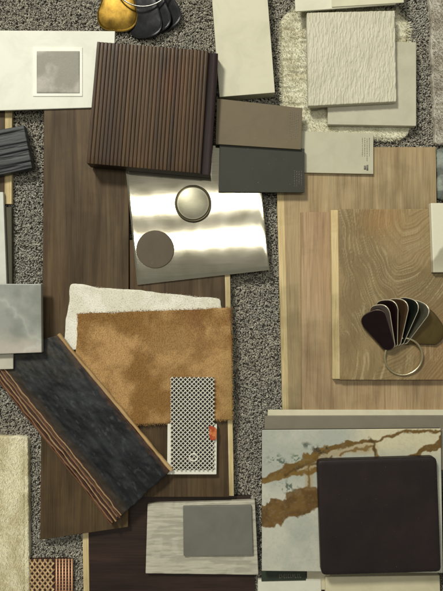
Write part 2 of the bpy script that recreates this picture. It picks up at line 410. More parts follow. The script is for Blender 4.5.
def ribs():
    prof = []; u = 0.0; rng = random.Random(5); cols = []
    ends = .925; pitch = ends / 30
    base = [lin(86, 63, 40), lin(80, 58, 37), lin(92, 68, 44), lin(74, 54, 35), lin(84, 61, 39), lin(95, 71, 46)]
    for i in range(30):
        c = base[rng.randrange(6)] * rng.uniform(.62, .84) * np.array([1.02, .96, .64]); gd = rng.uniform(.7, 1.5) * mm; w = pitch * rng.uniform(.08, .18)
        if i == 0: prof += [(0, -.5 * mm)]; cols += [c]
        for uu, zz in ((.05, -.1 * mm), (.12, 0), (.5, 0.05 * mm), (.88, 0), (.95, -.1 * mm)):
            prof.append((u + (pitch - w) * uu, zz)); cols.append(c)
        if i < 29:
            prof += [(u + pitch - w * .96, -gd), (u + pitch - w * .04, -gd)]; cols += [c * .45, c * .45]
        u += pitch
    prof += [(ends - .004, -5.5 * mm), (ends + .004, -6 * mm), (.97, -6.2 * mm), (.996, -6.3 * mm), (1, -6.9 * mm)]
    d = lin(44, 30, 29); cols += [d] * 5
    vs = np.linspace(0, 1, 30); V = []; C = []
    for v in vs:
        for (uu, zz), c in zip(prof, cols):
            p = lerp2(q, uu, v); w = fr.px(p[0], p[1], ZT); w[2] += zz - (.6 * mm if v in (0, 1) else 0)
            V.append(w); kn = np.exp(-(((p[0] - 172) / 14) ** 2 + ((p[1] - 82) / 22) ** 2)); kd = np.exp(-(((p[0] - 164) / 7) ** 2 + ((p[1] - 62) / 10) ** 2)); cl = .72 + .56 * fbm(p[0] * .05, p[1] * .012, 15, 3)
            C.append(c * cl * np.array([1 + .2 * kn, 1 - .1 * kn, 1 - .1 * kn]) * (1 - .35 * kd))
    n = len(prof); i = np.arange(n * 30).reshape(30, n)
    F = np.stack([i[1:, :-1], i[1:, 1:], i[:-1, 1:], i[:-1, :-1]], -1).reshape(-1, 4).tolist()
    V = np.array(V); ring = np.concatenate([i[0, :-1], i[:-1, -1], i[-1, :0:-1], i[:0:-1, 0]]); n0 = len(V)
    bt = V[ring].copy(); bt[:, 2] = ZB - fr.o[2]; V = np.vstack([V, V[ring], bt]); nr = len(ring)
    side = np.array([lin(40, 27, 22)] * (2 * nr)); C = np.vstack([np.array(C), side])
    for k in range(nr):
        k2 = (k + 1) % nr; F.append([n0 + k, n0 + k2, n0 + nr + k2, n0 + nr + k])
    return raw_mesh('ribbed_face', V, F, C, False)
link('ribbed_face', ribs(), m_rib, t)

# ------------------------------------------------------------------ metal plate + discs
q = [(122, 136), (258, 150), (269.5, 270), (137, 285)]
fr = Frame([(122, 150), (258, 144), (269.5, 270), (137, 285)], 22.3 * mm, 25 * mm)
t = thing('metal_plate', 'polished pale brass plate with two bright light streaks, under the ribbed panel', 'metal plate', fr)
slab('plate', q, 22.3 * mm, 25 * mm, M_brushed('brushed_pale_brass', (236, 228, 204), .052, bumpk=0), fr, t, .5, .6, 4, lambda x, y: (fbm(x * .012, y * .02, 3, 2) - .5) * .00012)
def disc(name, label, cx, cy, R, z0, h, mat, dome, rim, rimmat=None):
    fr = Frame(rect(cx - R, cy - R, cx + R, cy + R), z0, z0 + h)
    c = fr.px(cx, cy, z0 + h); k = S * (H - z0 - h) / H * R
    prof = [(0, h + dome)]
    for f in np.linspace(.1, .86, 9): prof.append((f, h + dome * (1 - (f / .86) ** 2)))
    prof += [(.90, h - .1 * mm), (.93, h - .7 * mm)] if rim else []
    prof += [(.95, h - .2 * mm), (.985, h - .25 * mm), (1, h - .8 * mm), (1, 0)]
    n = 72; V = []; F = []; MI = []
    for (r, z) in prof:
        for i in range(n):
            a = 2 * math.pi * i / n; V.append((r * k * math.cos(a), r * k * math.sin(a), z))
    for j in range(len(prof) - 1):
        for i in range(n):
            i2 = (i + 1) % n; F.append([j * n + i, (j + 1) * n + i, (j + 1) * n + i2, j * n + i2]); MI.append(1 if (rim and j >= 9) else 0)
    me = raw_mesh(name, V, F, None, True, MI)
    return tag(link(name, me, [mat, rimmat or mat], None, fr.o, 0), label, 'disc')
disc('finish_disc', 'flat matte grey-brown disc on the lower left of the metal plate', 155, 249.3, 19, 25.1 * mm, 3 * mm,
     M_plain('matte_bronze', (98, 88, 74), .7, .06, 60, 900, .1, 0, .25), .05 * mm, False)
disc('domed_knob', 'domed champagne metal knob with dark rim on the metal plate', 193, 203.3, 18.5, 25.1 * mm, 7 * mm,
     M_brushed('champagne_metal', (176, 172, 150), .42), 3.4 * mm, True, M_plain('dark_rim', (78, 72, 54), .4, .1, 60, 900, .05, .8))

# ------------------------------------------------------------------ cards
def text_lines(q, u0, u1, rows, v0, v1, fr, z, mat, parent, seed, w=.35):
    rg = random.Random(seed); R = []
    for i in range(rows):
        u = u0 + (u1 - u0) * i / max(1, rows - 1); v = v0 + rg.uniform(0, .02); end = v1 - rg.uniform(0, .25) * (v1 - v0)
        while v < end:
            l = rg.uniform(.015, .05); du = w / np.linalg.norm(np.array(q[1]) - np.array(q[0])) * rg.uniform(.7, 1.1)
            R.append(subq(q, u - du, v, u + du, min(v + l, end))); v += l + rg.uniform(.008, .02)
    return bars('printed_text', R, z + .12 * mm, .1 * mm, fr, mat, parent)
def card(name, label, quad, z0, z1, mat, cat='paint card', group=None, **kw):
    fr = Frame(quad, z0, z1); t = thing(name, label, cat, fr, group)
    return slab('card', quad, z0, z1, mat, fr, t, .3, .5, **kw), fr
qc = [(211, -16), (266.5, -16), (275, 92.5), (219.5, 97)]
card('sample_card', 'tall cream board running off the top edge, right of the ribbed panel', qc, 6 * mm, 27 * mm, M_plain('cream_board', (208, 204, 178), .5, .04, 20, 900, .06), 'sample board')
PG = 'paint cards with small printed text'
edge_w = M_plain('pale_card_edge', (150, 142, 122), .6, .05)
qd = [(219.5, 143), (304.5, 148.5), (304.5, 192.5), (218.5, 192)]
t, fr = card('paint_card', 'dark green-grey paint card below the taupe one', qd, 25.2 * mm, 29 * mm, M_plain('dark_green_grey', (54, 55, 46), .65, .05, 20, 900, .06), group=PG)
text_lines(qd, .885, .965, 4, .5, .92, fr, 29 * mm, ink_grey, t, 3, .22)
qt = [(217, 98.5), (302.5, 108), (301, 149.5), (215.5, 144)]
t, fr = card('paint_card', 'taupe paint card with text lines, above the dark green-grey one', qt, 29.2 * mm, 33 * mm, M_plain('taupe_paint', (112, 100, 77), .65, .05, 14, 900, .06), group=PG)
text_lines(qt, .86, .955, 5, .1, .85, fr, 33 * mm, ink_grey, t, 5, .3)
qp = [(300, 131), (373.5, 133), (373.5, 174), (300, 172.5)]
t, fr = card('paint_card', 'pale stone paint card with text lines, on the widest oak plank', qp, 15.2 * mm, 20 * mm, M_plain('pale_stone_paint', (190, 186, 160), .45, .03, 20, 900, .06), group=PG)
text_lines(qp, .85, .945, 4, .12, .72, fr, 20 * mm, ink_grey, t, 8, .32)
bars('printed_emblem', [subq(qp, .87, .80, .90, .9), subq(qp, .905, .78, .93, .92)], 20.12 * mm, .1 * mm, fr, ink_grey, t)

# ------------------------------------------------------------------ cream wool rug sample, tiles upon it
def wool_c(x, y):
    n = fbm(x * .09, y * .09, 13, 4)
    return mixc(lin(214, 209, 180), lin(234, 231, 206), sstep(.35, .65, n))
def wool_h(x, y):
    cre = fbm(x * .03, y * .28, 6, 3); gap = sum(np.exp(-((y - yy - .06 * (x - 290) - 1.5 * (fbm(x * .2, y * 0, 8, 2) - .5)) / .8) ** 2) * sstep(x1_, x1_ - 6, x) for yy, x1_ in ((29, 300), (47, 303), (60, 312), (72, 309), (88, 300), (104, 306))); return -.006 * gap - .003 * sstep(.56, .74, cre) + .002 * (fbm(x * .15, y * .15, 2, 3) - .5)
qr = [(281, 11), (407, 13), (410, 139), (284, 137)]
fr = Frame(qr, 2 * mm, 12 * mm); t = thing('rug_sample', 'cream tufted wool rug sample with rounded corners, under two off-white tiles', 'rug sample', fr)
slab('rug_base', qr, 2 * mm, 12 * mm, M_attr('wool', .85, 500, .25, .5, .15), fr, t, 2, 12, 1.2, wool_h, wool_c, 1.5, .12)
pts = in_quad(qr, 17000); q_ = np.array(qr, float)
dcorner = np.abs(np.abs(pts - np.array([345.5, 75])) - 0)
keep = ~((dcorner[:, 0] > 55) & (dcorner[:, 1] > 55) & (np.hypot(dcorner[:, 0] - 52, dcorner[:, 1] - 52) > 12))
pts = pts[keep]; pts = pts[wool_h(pts[:, 0], pts[:, 1]) > -.0032]; z = 11.5 * mm + wool_h(pts[:, 0], pts[:, 1])
e = RNG.integers(0, 4, 3600); k_ = RNG.random(3600); ep = q_[e] * (1 - k_)[:, None] + q_[(e + 1) % 4] * k_[:, None]
ep = ep[(np.abs(ep[:, 0] - 345.5) < 53) | (np.abs(ep[:, 1] - 75) < 53)]
fur('fringe', np.c_[ep + RNG.normal(0, 1.2, ep.shape), RNG.uniform(5, 10.5, len(ep)) * mm], .0065, fr, mat_fur, t, wool_c, .0010, 1.2, lambda x, y: np.where(np.abs(x - 345.5) > np.abs(y - 75), np.where(x > 345, 0, np.pi), np.where(y > 75, -np.pi / 2, np.pi / 2)))
fur('wool_pile', np.c_[pts, z], .0045, fr, mat_fur, t, wool_c, .0009, .7)
ql = [(327, 41), (416.5, 42), (416.5, 126), (328, 124.5)]
fr = Frame(ql, 14 * mm, 22 * mm)
tag(slab('plain_tile', ql, 14 * mm, 22 * mm, M_plain('off_white_tile', (192, 188, 165), .45, .06, 40, 700, .15), fr, None, .6, 1.2), 'smooth off-white tile half hidden under the textured tile', 'tile')
def weave_h(x, y):
    n = fbm(x * 1.15, y * .2, 91, 2); return .0008 * (sstep(.4, .66, n) - .5)
qx = [(307, 12.5), (395, 10.5), (396.5, 101.5), (308.5, 106)]
fr = Frame(qx, 22.3 * mm, 33 * mm)
tag(slab('textured_tile', qx, 22.3 * mm, 33 * mm, M_plain('ribbed_white_tile', (202, 197, 174), .5, .05, 40, 900, .15), fr, None, .7, .8, .36, weave_h), 'off-white tile with fine vertical woven relief, topmost on the cream rug sample', 'tile')
qa = [(294, -30), (392, -34), (396, 4), (295.5, 11.5)]
fr = Frame(qa, 33.3 * mm, 36 * mm)
tag(slab('sample_card', qa, 33.3 * mm, 36 * mm, M_plain('white_card', (222, 220, 196), .5, .03, 30, 900, .05), fr, None, .3, .4), 'white card cut off by the top edge above the textured tile', 'sample card')
qb = [(330, -40), (402, -40), (404, 2.5), (332, 7)]
fr = Frame(qb, 36.2 * mm, 37.5 * mm)
tag(slab('sample_card', qb, 36.2 * mm, 37.5 * mm, M_plain('cream_card', (214, 210, 180), .5, .03, 30, 900, .05), fr, None, .3, .4), 'thin cream card lying on the white card at the top edge', 'sample card')

# right edge pieces
def felt_c(x, y): return mixc(lin(176, 168, 150), lin(206, 200, 184), sstep(.35, .65, fbm(x * .08, y * .08, 3, 4)))
def felt_h(x, y): return .0015 * (fbm(x * .1, y * .1, 3, 3) - .5) - .004 * np.exp(-((y - 89 - .1 * (x - 435)) / 1.2) ** 2) - .004 * np.exp(-((y - 105) / 1.2) ** 2)
qf = [(429, -30), (520, -30), (520, 146), (436, 144)]
fr = Frame(qf, 2 * mm, 14 * mm); t = thing('rug_sample', 'greyish shaggy rug sample with ragged edge in the top right corner', 'rug sample', fr)
slab('rug_base', qf, 2 * mm, 14 * mm, M_attr('grey_wool', .9, 500, .25, .5, .1), fr, t, 2, 3, 1.2, felt_h, felt_c, 2.5, .1)
pts = in_quad(qf, 14000); pts = pts[pts[:, 0] < 470]
fur('wool_pile', np.c_[pts, 13.5 * mm + felt_h(pts[:, 0], pts[:, 1])], .006, fr, mat_fur, t, felt_c, .0009, .8)
qg = [(437, 147), (500, 147), (500, 200), (438, 200)]
fr = Frame(qg, 3 * mm, 14 * mm)
def bg_c(x, y): return mixc(lin(110, 116, 108), lin(158, 164, 152), sstep(.35, .65, fbm(x * .1, y * .14, 33, 4)))
tag(slab('carpet_sample', qg, 3 * mm, 14 * mm, M_attr('blue_grey_loop', .9, 500, .3, .5, .1), fr, None, 3, 4, 1, lambda x, y: .003 * (fbm(x * .12, y * .22, 5, 3) - .5), bg_c, 1.5, .2), 'blue-grey fabric sample at the right edge above the pale tile', 'fabric sample')
qw = [(431, 203), (480, 203), (480, 272), (433.5, 272.5)]
fr = Frame(qw, 33.3 * mm, 42 * mm)
def wt_c(x, y): return mixc(lin(224, 220, 194), lin(172, 166, 142), sstep(-3, 2, (y - 262) + (x - 433) * 1.35 + 8 * (fbm(x * .1, y * .1, 4, 3) - .5)) * sstep(30, -5, y - 262))
tag(slab('pale_tile', qw, 33.3 * mm, 42 * mm, M_attr('pale_marble', .3, 300, .06, .05), fr, None, .5, .6, .8, None, wt_c), 'cream marble tile cut off by the right edge, on the wire-brushed plank', 'tile')

# ------------------------------------------------------------------ rings of finish chips
def chip_mesh(name, L, w0, w1, th):
    """tapered chip with rounded outer end, hole end at the origin, lying along +x"""
    pts = []; n = 14
    for k in range(n + 1):                       # rounded broad end
        a = -math.pi / 2 + math.pi * k / n
        e = .62 if abs(math.cos(a)) > 0 else 1
        pts.append((L - w1 * .42 + w1 * .42 * math.copysign(abs(math.cos(a)) ** .75, math.cos(a)), w1 / 2 * math.copysign(abs(math.sin(a)) ** .75, math.sin(a))))
    for k in range(9):
        a = math.pi / 2 + math.pi * k / 8; pts.append((w0 / 2 + w0 / 2 * math.cos(a), w0 / 2 * math.sin(a)))
    P = np.array(pts); m = len(P); c = P.mean(0)
    rings = []
    for s, z, in ((0, th * 1.02), (.55, th * 1.02), (.9, th), (.97, th * .9), (1, th * .72), (1, th * .2), (.96, 0), (0.02, 0)):
        rings.append(np.c_[c + (P - c) * s, np.full(m, z)])
    V = np.vstack(rings); F = []; MI = []
    for j in range(len(rings) - 1):
        for i in range(m):
            i2 = (i + 1) % m; F.append([j * m + i, (j + 1) * m + i, (j + 1) * m + i2, j * m + i2]); MI.append(1 if j in (3, 4, 5) else 0)
    return raw_mesh(name, V, F, None, True, MI)
def chip(parent, fr, px, py, z, ang, L, w0, w1, th, mats, roll=0, pitch=0):
    o = link('finish_chip', chip_mesh('finish_chip', L * S, w0 * S, w1 * S, th), mats, parent)
    o.location = fr.px(px, py, z)
    o.rotation_euler = (math.radians(roll), math.radians(pitch), math.radians(ang)); return o
def ringobj(parent, fr, cx, cy, z, R, rad, mat, tiltx=0, tilty=0):
    a = np.linspace(0, 2 * np.pi, 64, endpoint=False)
    c = fr.px(cx, cy, z); P = np.stack([c[0] + np.cos(a) * R * S, c[1] + np.sin(a) * R * S, c[2] + np.cos(a) * tiltx + np.sin(a) * tilty], -1)
    V, F = tube(P, rad, 10, True); return link('ring', raw_mesh('ring', V, F), mat, parent)
steel = M_plain('chip_steel', (236, 224, 184), .3, .05, 60, 900, 0, 1)
edge_m = M_plain('chip_edge', (206, 196, 170), .3, .08, 60, 900, 0, .35)
edge_d = M_plain('chip_edge_dark', (96, 84, 74), .35, .08, 60, 900, 0, .7)
def fin(name, c, rough=.2, metal=.75): return M_plain(name, c, rough, .12, 90, 900, .08, metal, .5)
z = 33.2 * mm
fr = Frame(rect(362, 298, 437, 376), z, z + 6 * mm); fr.a = 0; fr.ca = 1; fr.sa = 0
t = thing('finish_ring', 'fan of dark metal chips on a brass ring, lying on the wire-brushed oak plank', 'sample ring', fr)
chips = [(37, 403, 343, 41, 10, 40, fin('olive_bronze', (92, 76, 38), .35, .5), 0, -4, 1.0, edge_d),
         (69, 403, 344, 44, 9, 24, fin('teal_patina', (98, 96, 80)), -40, -7, 3.2, edge_m),
         (81, 400, 345, 46, 9, 24, fin('dark_teal', (42, 46, 40)), -46, -7, 4.6, edge_m),
         (92, 397.5, 346, 46, 9, 24, fin('brown_bronze', (106, 82, 58)), -48, -7, 6.0, edge_m),
         (103, 395, 347, 47, 9, 24, fin('dark_umber', (52, 36, 34)), -50, -7, 7.4, edge_m),
         (111, 393, 348, 45, 9, 22, fin('pewter', (112, 100, 92)), -52, -7, 8.6, edge_m),
         (120, 391, 349.5, 42, 13, 25, fin('plum_black', (50, 36, 37)), -26, -4, 9.6, edge_d)]
for ang, px_, py_, L, w0, w1, m_, roll, pitch, dz, em in chips:
    chip(t, fr, px_, py_, z + dz * mm, ang, L, w0, w1, 1.8 * mm, [m_, em], roll, pitch)
ringobj(t, fr, 403.5, 356.5, z + 5 * mm, 17.8, 1.55 * mm, steel, .001, .0035)

z = 6 * mm
z = 10 * mm
fr = Frame(rect(96, -40, 180, 34), z, z + 6 * mm); fr.a = 0; fr.ca = 1; fr.sa = 0
t = thing('finish_ring', 'glossy amber brass chip and black chips on a ring at the top edge', 'sample ring', fr)
brass = M_plain('amber_brass', (104, 80, 22), .2, .3, 50, 300, 0, .8)
brass_e = M_plain('brass_edge', (160, 132, 64), .3, .05, 60, 900, 0, .6)
gloss = M_plain('gloss_black', (20, 20, 22), .14, .1, 60, 900, .02, 0, .7); gloss_e = M_plain('black_edge', (66, 66, 70), .25, .05, 60, 900, 0, .6)
chip(t, fr, 122, -42, z + 4 * mm, -95, 72, 16, 41, 3 * mm, [brass, brass_e], 5, 3)
chip(t, fr, 146, -36, z + 3 * mm, -71, 68, 14, 36, 2.5 * mm, [gloss, gloss_e], 16, 3)
chip(t, fr, 144, -36, z + 6 * mm, -79, 68, 14, 34, 2.5 * mm, [gloss, gloss_e], 16, 3)
chip(t, fr, 141, -38, z + 9 * mm, -86, 73, 14, 34, 2.5 * mm, [gloss, gloss_e], 12, 4)
ringobj(t, fr, 143, -24, z + 14 * mm, 30, 1.2 * mm, M_plain('ring_steel', (190, 188, 180), .2, .05, 60, 900, 0, 1), .001, -.001)

# ------------------------------------------------------------------ hides
def whide_c(x, y): return mixc(lin(226, 222, 202), lin(240, 238, 222), sstep(.3, .7, fbm(x * .08, y * .08, 23, 4)))
def whide_h(x, y): return .0015 * (fbm(x * .06, y * .06, 29, 4) - .5)
qh = [(70, 284), (219, 298), (226, 330), (64, 352)]
fr = Frame(qh, 22.2 * mm, 25.5 * mm); t = thing('hide_sample', 'white short haired hide showing along the top of the tan one', 'hide sample', fr)
slab('hide', qh, 22.2 * mm, 25.2 * mm, M_attr('white_hide', .85, 600, .15, .3, .15), fr, t, 1, 3, 1.5, whide_h, whide_c, 2, .05)
pts = in_quad(qh, 5000)
fur('hair', np.c_[pts, 25.2 * mm + whide_h(pts[:, 0], pts[:, 1])], .0022, fr, mat_fur, t, whide_c, .0005, 1.35, lambda x, y: -1.2 + 2 * fbm(x * .03, y * .03, 2, 3))
def tan_c(x, y):
    n = fbm(x * .035, y * .035, 61, 4); n2 = fbm(x * .12, y * .12, 67, 4)
    c = mixc(lin(156, 120, 72), lin(204, 170, 120), sstep(.34, .64, n))
    c = c * np.array([.88, .82, .72]); c = mixc(c, lin(136, 94, 54), .7 * sstep(.48, .66, fbm(x * .05, y * .045, 64, 4)) * sstep(165, 200, x) * sstep(385, 350, y))
    c = mixc(c, lin(134, 98, 54), .7 * sstep(.56, .74, n2) * sstep(.4, .6, fbm(x * .02 + 4, y * .02, 71, 3)))
    c = mixc(c, lin(186, 150, 98), .6 * np.exp(-(((x - 175) / 26) ** 2 + ((y - 345) / 26) ** 2)))
    return mixc(c, lin(166, 136, 84), .7 * sstep(216, 230, x) * sstep(340, 380, y))
def tan_h(x, y): return .0022 * (fbm(x * .05, y * .05, 83, 4) - .5)
qt = [(77, 314), (231, 308), (232, 419), (74, 428)]
fr = Frame(qt, 25.8 * mm, 29 * mm); t = thing('hide_sample', 'large golden tan hide with mottled short hair in the middle', 'hide sample', fr)
slab('hide', qt, 25.8 * mm, 29 * mm, M_attr('tan_hide', .85, 600, .2, .3, .15), fr, t, 1, 2.5, 1.2, tan_h, tan_c, 1.6, .07)
pts = in_quad(qt, 22000)
e = RNG.integers(0, 3, 2600); k_ = RNG.random(2600); q_ = np.array(qt, float); ep = q_[e] * (1 - k_)[:, None] + q_[(e + 1) % 4] * k_[:, None]
fur('edge_hair', np.c_[ep + RNG.normal(0, .8, ep.shape), np.full(2600, 28.2 * mm)], .0026, fr, mat_fur, t, tan_c, .0005, 1.3, lambda x, y: np.arctan2(366 - y * 1.0, x - 154.0) * 1.0)
fur('hair', np.c_[pts, 29 * mm + tan_h(pts[:, 0], pts[:, 1])], .0024, fr, mat_fur, t, lambda x, y: tan_c(x, y) * 1.08, .0006, 1.28, lambda x, y: -1.57 + 5 * (fbm(x * .02, y * .02, 2, 3) - .5))

# ------------------------------------------------------------------ black slab with copper edges
qs = [(-14, 358), (57, 335), (170, 471.5), (116, 521)]
Z0, Z1 = 29.6 * mm, 38 * mm
fr = Frame([(57, 335), (170, 471.5), (116, 521), (-14, 358)], Z0, Z1)
t = thing('stone_slab', 'long black rough slab laid diagonally, with layered copper brown edge', 'slab', fr)
def blk_c(x, y):
    al = x * .637 + y * .771; ac = x * .771 - y * .637; n = .5 * fbm(x * .05, y * .05, 7, 4) + .5 * fbm(al * .05, ac * .22, 37, 4); n2 = fbm(al * .16, ac * .42, 17, 4)
    d = ((x - 57) * .771 - (y - 335) * .637)   # signed distance from the pale edge (inside is negative)
    c = mixc(lin(24, 26, 28), lin(50, 53, 55), sstep(.38, .7, n))
    c = mixc(c, lin(82, 86, 88), sstep(.64, .8, n2) * .5)
    c = mixc(c, lin(86, 58, 40), .75 * sstep(-6, -1, d + 9 * (n2 - .5)))
    c = mixc(c, lin(70, 58, 42), .7 * sstep(-52, -62, d + 10 * (n - .5)))
    return mixc(c, lin(72, 68, 56), .55 * sstep(400, 350, y) * sstep(.3, .6, n2))
def blk_h(x, y): return .0032 * (fbm((x * .637 + y * .771) * .1, (x * .771 - y * .637) * .26, 27, 5) - .5)
slab('slab_face', qs, Z0, Z1, M_attr('black_stone', .6, 800, .3, .5, .3), fr, t, .8, 1, 1, blk_h, blk_c, 1.0, .1)
def strip(name, p0, p1, w, h, z, mat, seed, amp):
    n = 140; s = np.linspace(0, 1, n); p0 = np.array(p0, float); p1 = np.array(p1, float); d = (p1 - p0) / np.linalg.norm(p1 - p0); nn = np.array([-d[1], d[0]])
    off = (fbm(s * 22, s * 0 + seed, seed, 3) - .5) * 1.5 * amp + (fbm(s * 5, s * 0, 99, 2) - .5) * 1.6 * amp; wd = w * (.75 + .5 * fbm(s * 14, s * 0, seed + 5, 2))
    C = p0 + (p1 - p0) * s[:, None] + nn * off[:, None]
    pts = []
    for sgn, hz in ((-.5, -h), (-.5, -h * .3), (-.28, 0), (.28, 0), (.5, -h * .3), (.5, -h)):
        P = C + nn * (sgn * wd)[:, None]; pts.append(fr.px(P[:, 0], P[:, 1], z + 0) + np.array([0, 0, hz]))
    V = np.stack(pts, 1).reshape(-1, 3); i = np.arange(n * 6).reshape(n, 6)
    F = np.stack([i[:-1, :-1], i[:-1, 1:], i[1:, 1:], i[1:, :-1]], -1).reshape(-1, 4)
    return link(name, raw_mesh(name, V, F), mat, t)
strip('pale_edge', (57.5, 334.5), (171, 471), 3.0, 6 * mm, Z1 + .8 * mm, M_wood('pale_edge_wood', (150, 118, 78), (186, 154, 106), (206, 178, 130), .5, 'x'), 3, .5)
cop = [M_plain('copper_brown', (138, 102, 74), .5, .2, 200, 1200, .3), M_plain('dark_copper', (98, 68, 48), .55, .2, 200, 1200, .3), M_plain('light_copper', (166, 134, 98), .5, .2, 200, 1200, .3), M_plain('umber_layer', (70, 46, 34), .6, .2, 200, 1200, .3)]
for k in range(9):
    o_ = k * 1.55; m_ = (1, 0, 3, 2, 3, 0, 1, 2, 3)[k]
    strip('edge_layer', (-16.5 + o_ * .9, 361.5 - o_ * .55 + .6), (111 + o_ * .95 - (k % 3) * .8, 525.5 - o_ * .8 - (k % 3) * 1.1), 1.55, 8 * mm, Z1 + (1.5 - .3 * abs(k - 4) + .5 * (k % 2)) * mm, cop[m_], 11 + k, 1.3)

# ------------------------------------------------------------------ left edge stack
qm = [(-50, 355), (13, 355), (13, 369), (-50, 371)]
fr = Frame(qm, 40 * mm, 43 * mm)
tag(slab('pale_tile', [(-50, 320), (13, 320), (13, 369), (-50, 371)], 40 * mm, 43 * mm, M_plain('pale_grey_tile', (192, 188, 170), .4, .05), fr, None, .5, .6), 'pale tile peeping out below the grey marble tile at the left edge', 'tile')
def mar_c(x, y):
    w = fbm(x * .05, y * .05, 3, 4)
    v = np.abs((y - 300) - 1.05 * (x - 2) + 26 * (fbm(x * .06, y * .06, 12, 4) - .5)); v2 = np.abs((y - 352) + .9 * (x - 30) + 30 * (fbm(x * .07, y * .07, 32, 4) - .5))
    c = mixc(lin(132, 136, 126), lin(154, 156, 147), sstep(.3, .7, w))
    c = mixc(c, lin(188, 180, 166), sstep(318, 350, y - .25 * x + 26 * (fbm(x * .06, y * .06, 55, 4) - .5)) * .9)
    c = mixc(c, lin(196, 198, 186), .45 * np.exp(-v / 3.5)); return mixc(c, lin(206, 204, 194), .6 * np.exp(-v2 / 3.0))
qm = [(-40, 283.5), (41, 284), (41.5, 352.5), (-40, 355.5)]
fr = Frame(qm, 43.2 * mm, 52 * mm)
tag(slab('marble_tile', qm, 43.2 * mm, 52 * mm, M_attr('grey_marble', .25, 300, .06, .03, .5), fr, None, .6, .6, .8, None, mar_c), 'grey marble tile with white veins at the left edge, on the black slab', 'tile')
qv = [(-40, 192), (3.5, 192), (6.5, 284), (-40, 284)]
fr = Frame(qv, 14.3 * mm, 20 * mm)
tag(slab('pale_tile', [(-40, 192), (3, 192), (7, 300), (-40, 300)], 14.3 * mm, 20 * mm, M_plain('cool_white_tile', (206, 208, 196), .4, .05, 60), fr, None, .5, .6), 'narrow white tile at the left edge above the grey marble tile', 'tile')
qv = [(-40, 207), (11.5, 207), (12, 300), (-40, 300)]
fr = Frame(qv, 6 * mm, 14 * mm)
tag(slab('dark_board', qv, 6 * mm, 13.8 * mm, M_plain('olive_board', (76, 72, 54), .6, .1), fr, None, .5, .6), 'dark olive board peeping out beside the narrow white tile', 'board')
# black grooved sample
qk = [(-60, 140), (24, 125), (32.5, 168), (-60, 187)]
fr = Frame(qk, 14.4 * mm, 27 * mm)
t = thing('grooved_sample', 'black board with rough horizontal grooves at the left edge, on a brown plank', 'wood sample', fr)
def grv(x, y):
    yy = y + (x - 24) * .2; return -.0018 * (sstep(.52, .72, fbm(x * .012, yy * .33, 41, 3))) + .0004 * (fbm(x * .05, yy * .9, 44, 3) - .5)
def grc(x, y):
    yy = y + (x - 24) * .2; return mixc(lin(58, 62, 60), lin(24, 25, 26), sstep(.4, .66, fbm(x * .012, yy * .33, 41, 3)))
slab('board', qk, 14.4 * mm, 27 * mm, M_attr('charred_wood', .5, 800, .3, .4, .4, (.1, 1, 1)), fr, t, 1.2, 1.2, .7, grv, grc)

# ------------------------------------------------------------------ cream hide bottom left, copper mesh
def cr_c(x, y): return mixc(lin(214, 204, 166), lin(236, 230, 198), sstep(.32, .66, fbm(x * .07, y * .05, 19, 4)))
def cr_h(x, y): return .002 * (fbm(x * .07, y * .07, 39, 4) - .5) - .0025 * np.exp(-((x - 25) / 1.0) ** 2)
qc = [(-40, 436), (27.5, 437), (30, 640), (-40, 640)]
fr = Frame(qc, 3 * mm, 15 * mm); t = thing('rug_sample', 'cream woolly rug sample in the bottom left corner', 'rug sample', fr)
slab('rug_base', qc, 3 * mm, 15 * mm, M_attr('cream_wool', .85, 450, .18, .5, .15), fr, t, 2, 3, 1.1, cr_h, cr_c, 1.0, .12)
pts = in_quad(qc, 15000); pts = pts[(pts[:, 1] < 610) & (pts[:, 0] > -12)]
fur('wool_pile', np.c_[pts, 15 * mm + cr_h(pts[:, 0], pts[:, 1])], .0038, fr, mat_fur, t, cr_c, .0006, 1.15, lambda x, y: -1.57 + 4 * (fbm(x * .03, y * .03, 2, 3) - .5))

def lattice(name, fr, x0, y0, x1, y1, pitch, w, z, h, mat, parent, ratio=1.0):
    """two layers of crossing diagonal wires woven over and under each other"""
    Vs = []; Fs = []; base = 0
    for sgn in (1, -1):
        W_ = x1 - x0; Hh = (y1 - y0) / ratio
        k0 = -Hh if sgn > 0 else 0; k1 = W_ if sgn > 0 else W_ + Hh
        for ki, k in enumerate(np.arange(k0 + pitch / 2, k1, pitch)):
            tt = np.arange(0, Hh + 1e-6, pitch / 4); xx = k + sgn * tt; ok = (xx >= -.01) & (xx <= W_ + .01)
            if ok.sum() < 2: continue
            xx, ty = xx[ok], tt[ok]
            P = fr.px(x0 + xx, y0 + ty * ratio, z)
            P[:, 2] += sgn * h * np.cos(ty / pitch * 2 * np.pi + np.pi * ki)
            V, F = tube(P, w * S / 2, 6); Vs.append(V); Fs.append(F + base); base += len(V)
    return link(name, raw_mesh(name, np.vstack(Vs), np.vstack(Fs)), mat, parent)
x0, y0, x1, y1 = 27.5, 559, 73, 640
fr = Frame(rect(x0, y0, x1, y1), 4 * mm, 12 * mm); t = thing('mesh_sample', 'copper wire mesh sample over dark backing at the bottom edge', 'mesh sample', fr)
slab('backing', rect(x0, y0, x1 - 1, y1), 4 * mm, 10 * mm, M_plain('dark_backing', (62, 40, 30), .6, .1), fr, t, .4, .5)
cwire = M_plain('copper_wire', (222, 190, 146), .35, .12, 300, 900, 0, .5)
lattice('woven_wire', fr, x0 + .5, y0 + .5, 54, y1, 5.2, 2.0, 11 * mm, .6 * mm, cwire, t, 1.25)
R = []
for k in range(6):
    xx = 55.5 + k * 3.1; R.append(rect(xx, y0, xx + 1.5, y1))
for k in range(26): R.append(rect(54.6, y0 + .6 + k * 3.1, 73.4, y0 + 1.4 + k * 3.1))
bars('warp_wires', R[:6], 12 * mm, 1.5 * mm, fr, M_plain('rose_copper_wire', (206, 164, 130), .4, .12, 300, 900, 0, .5), t)
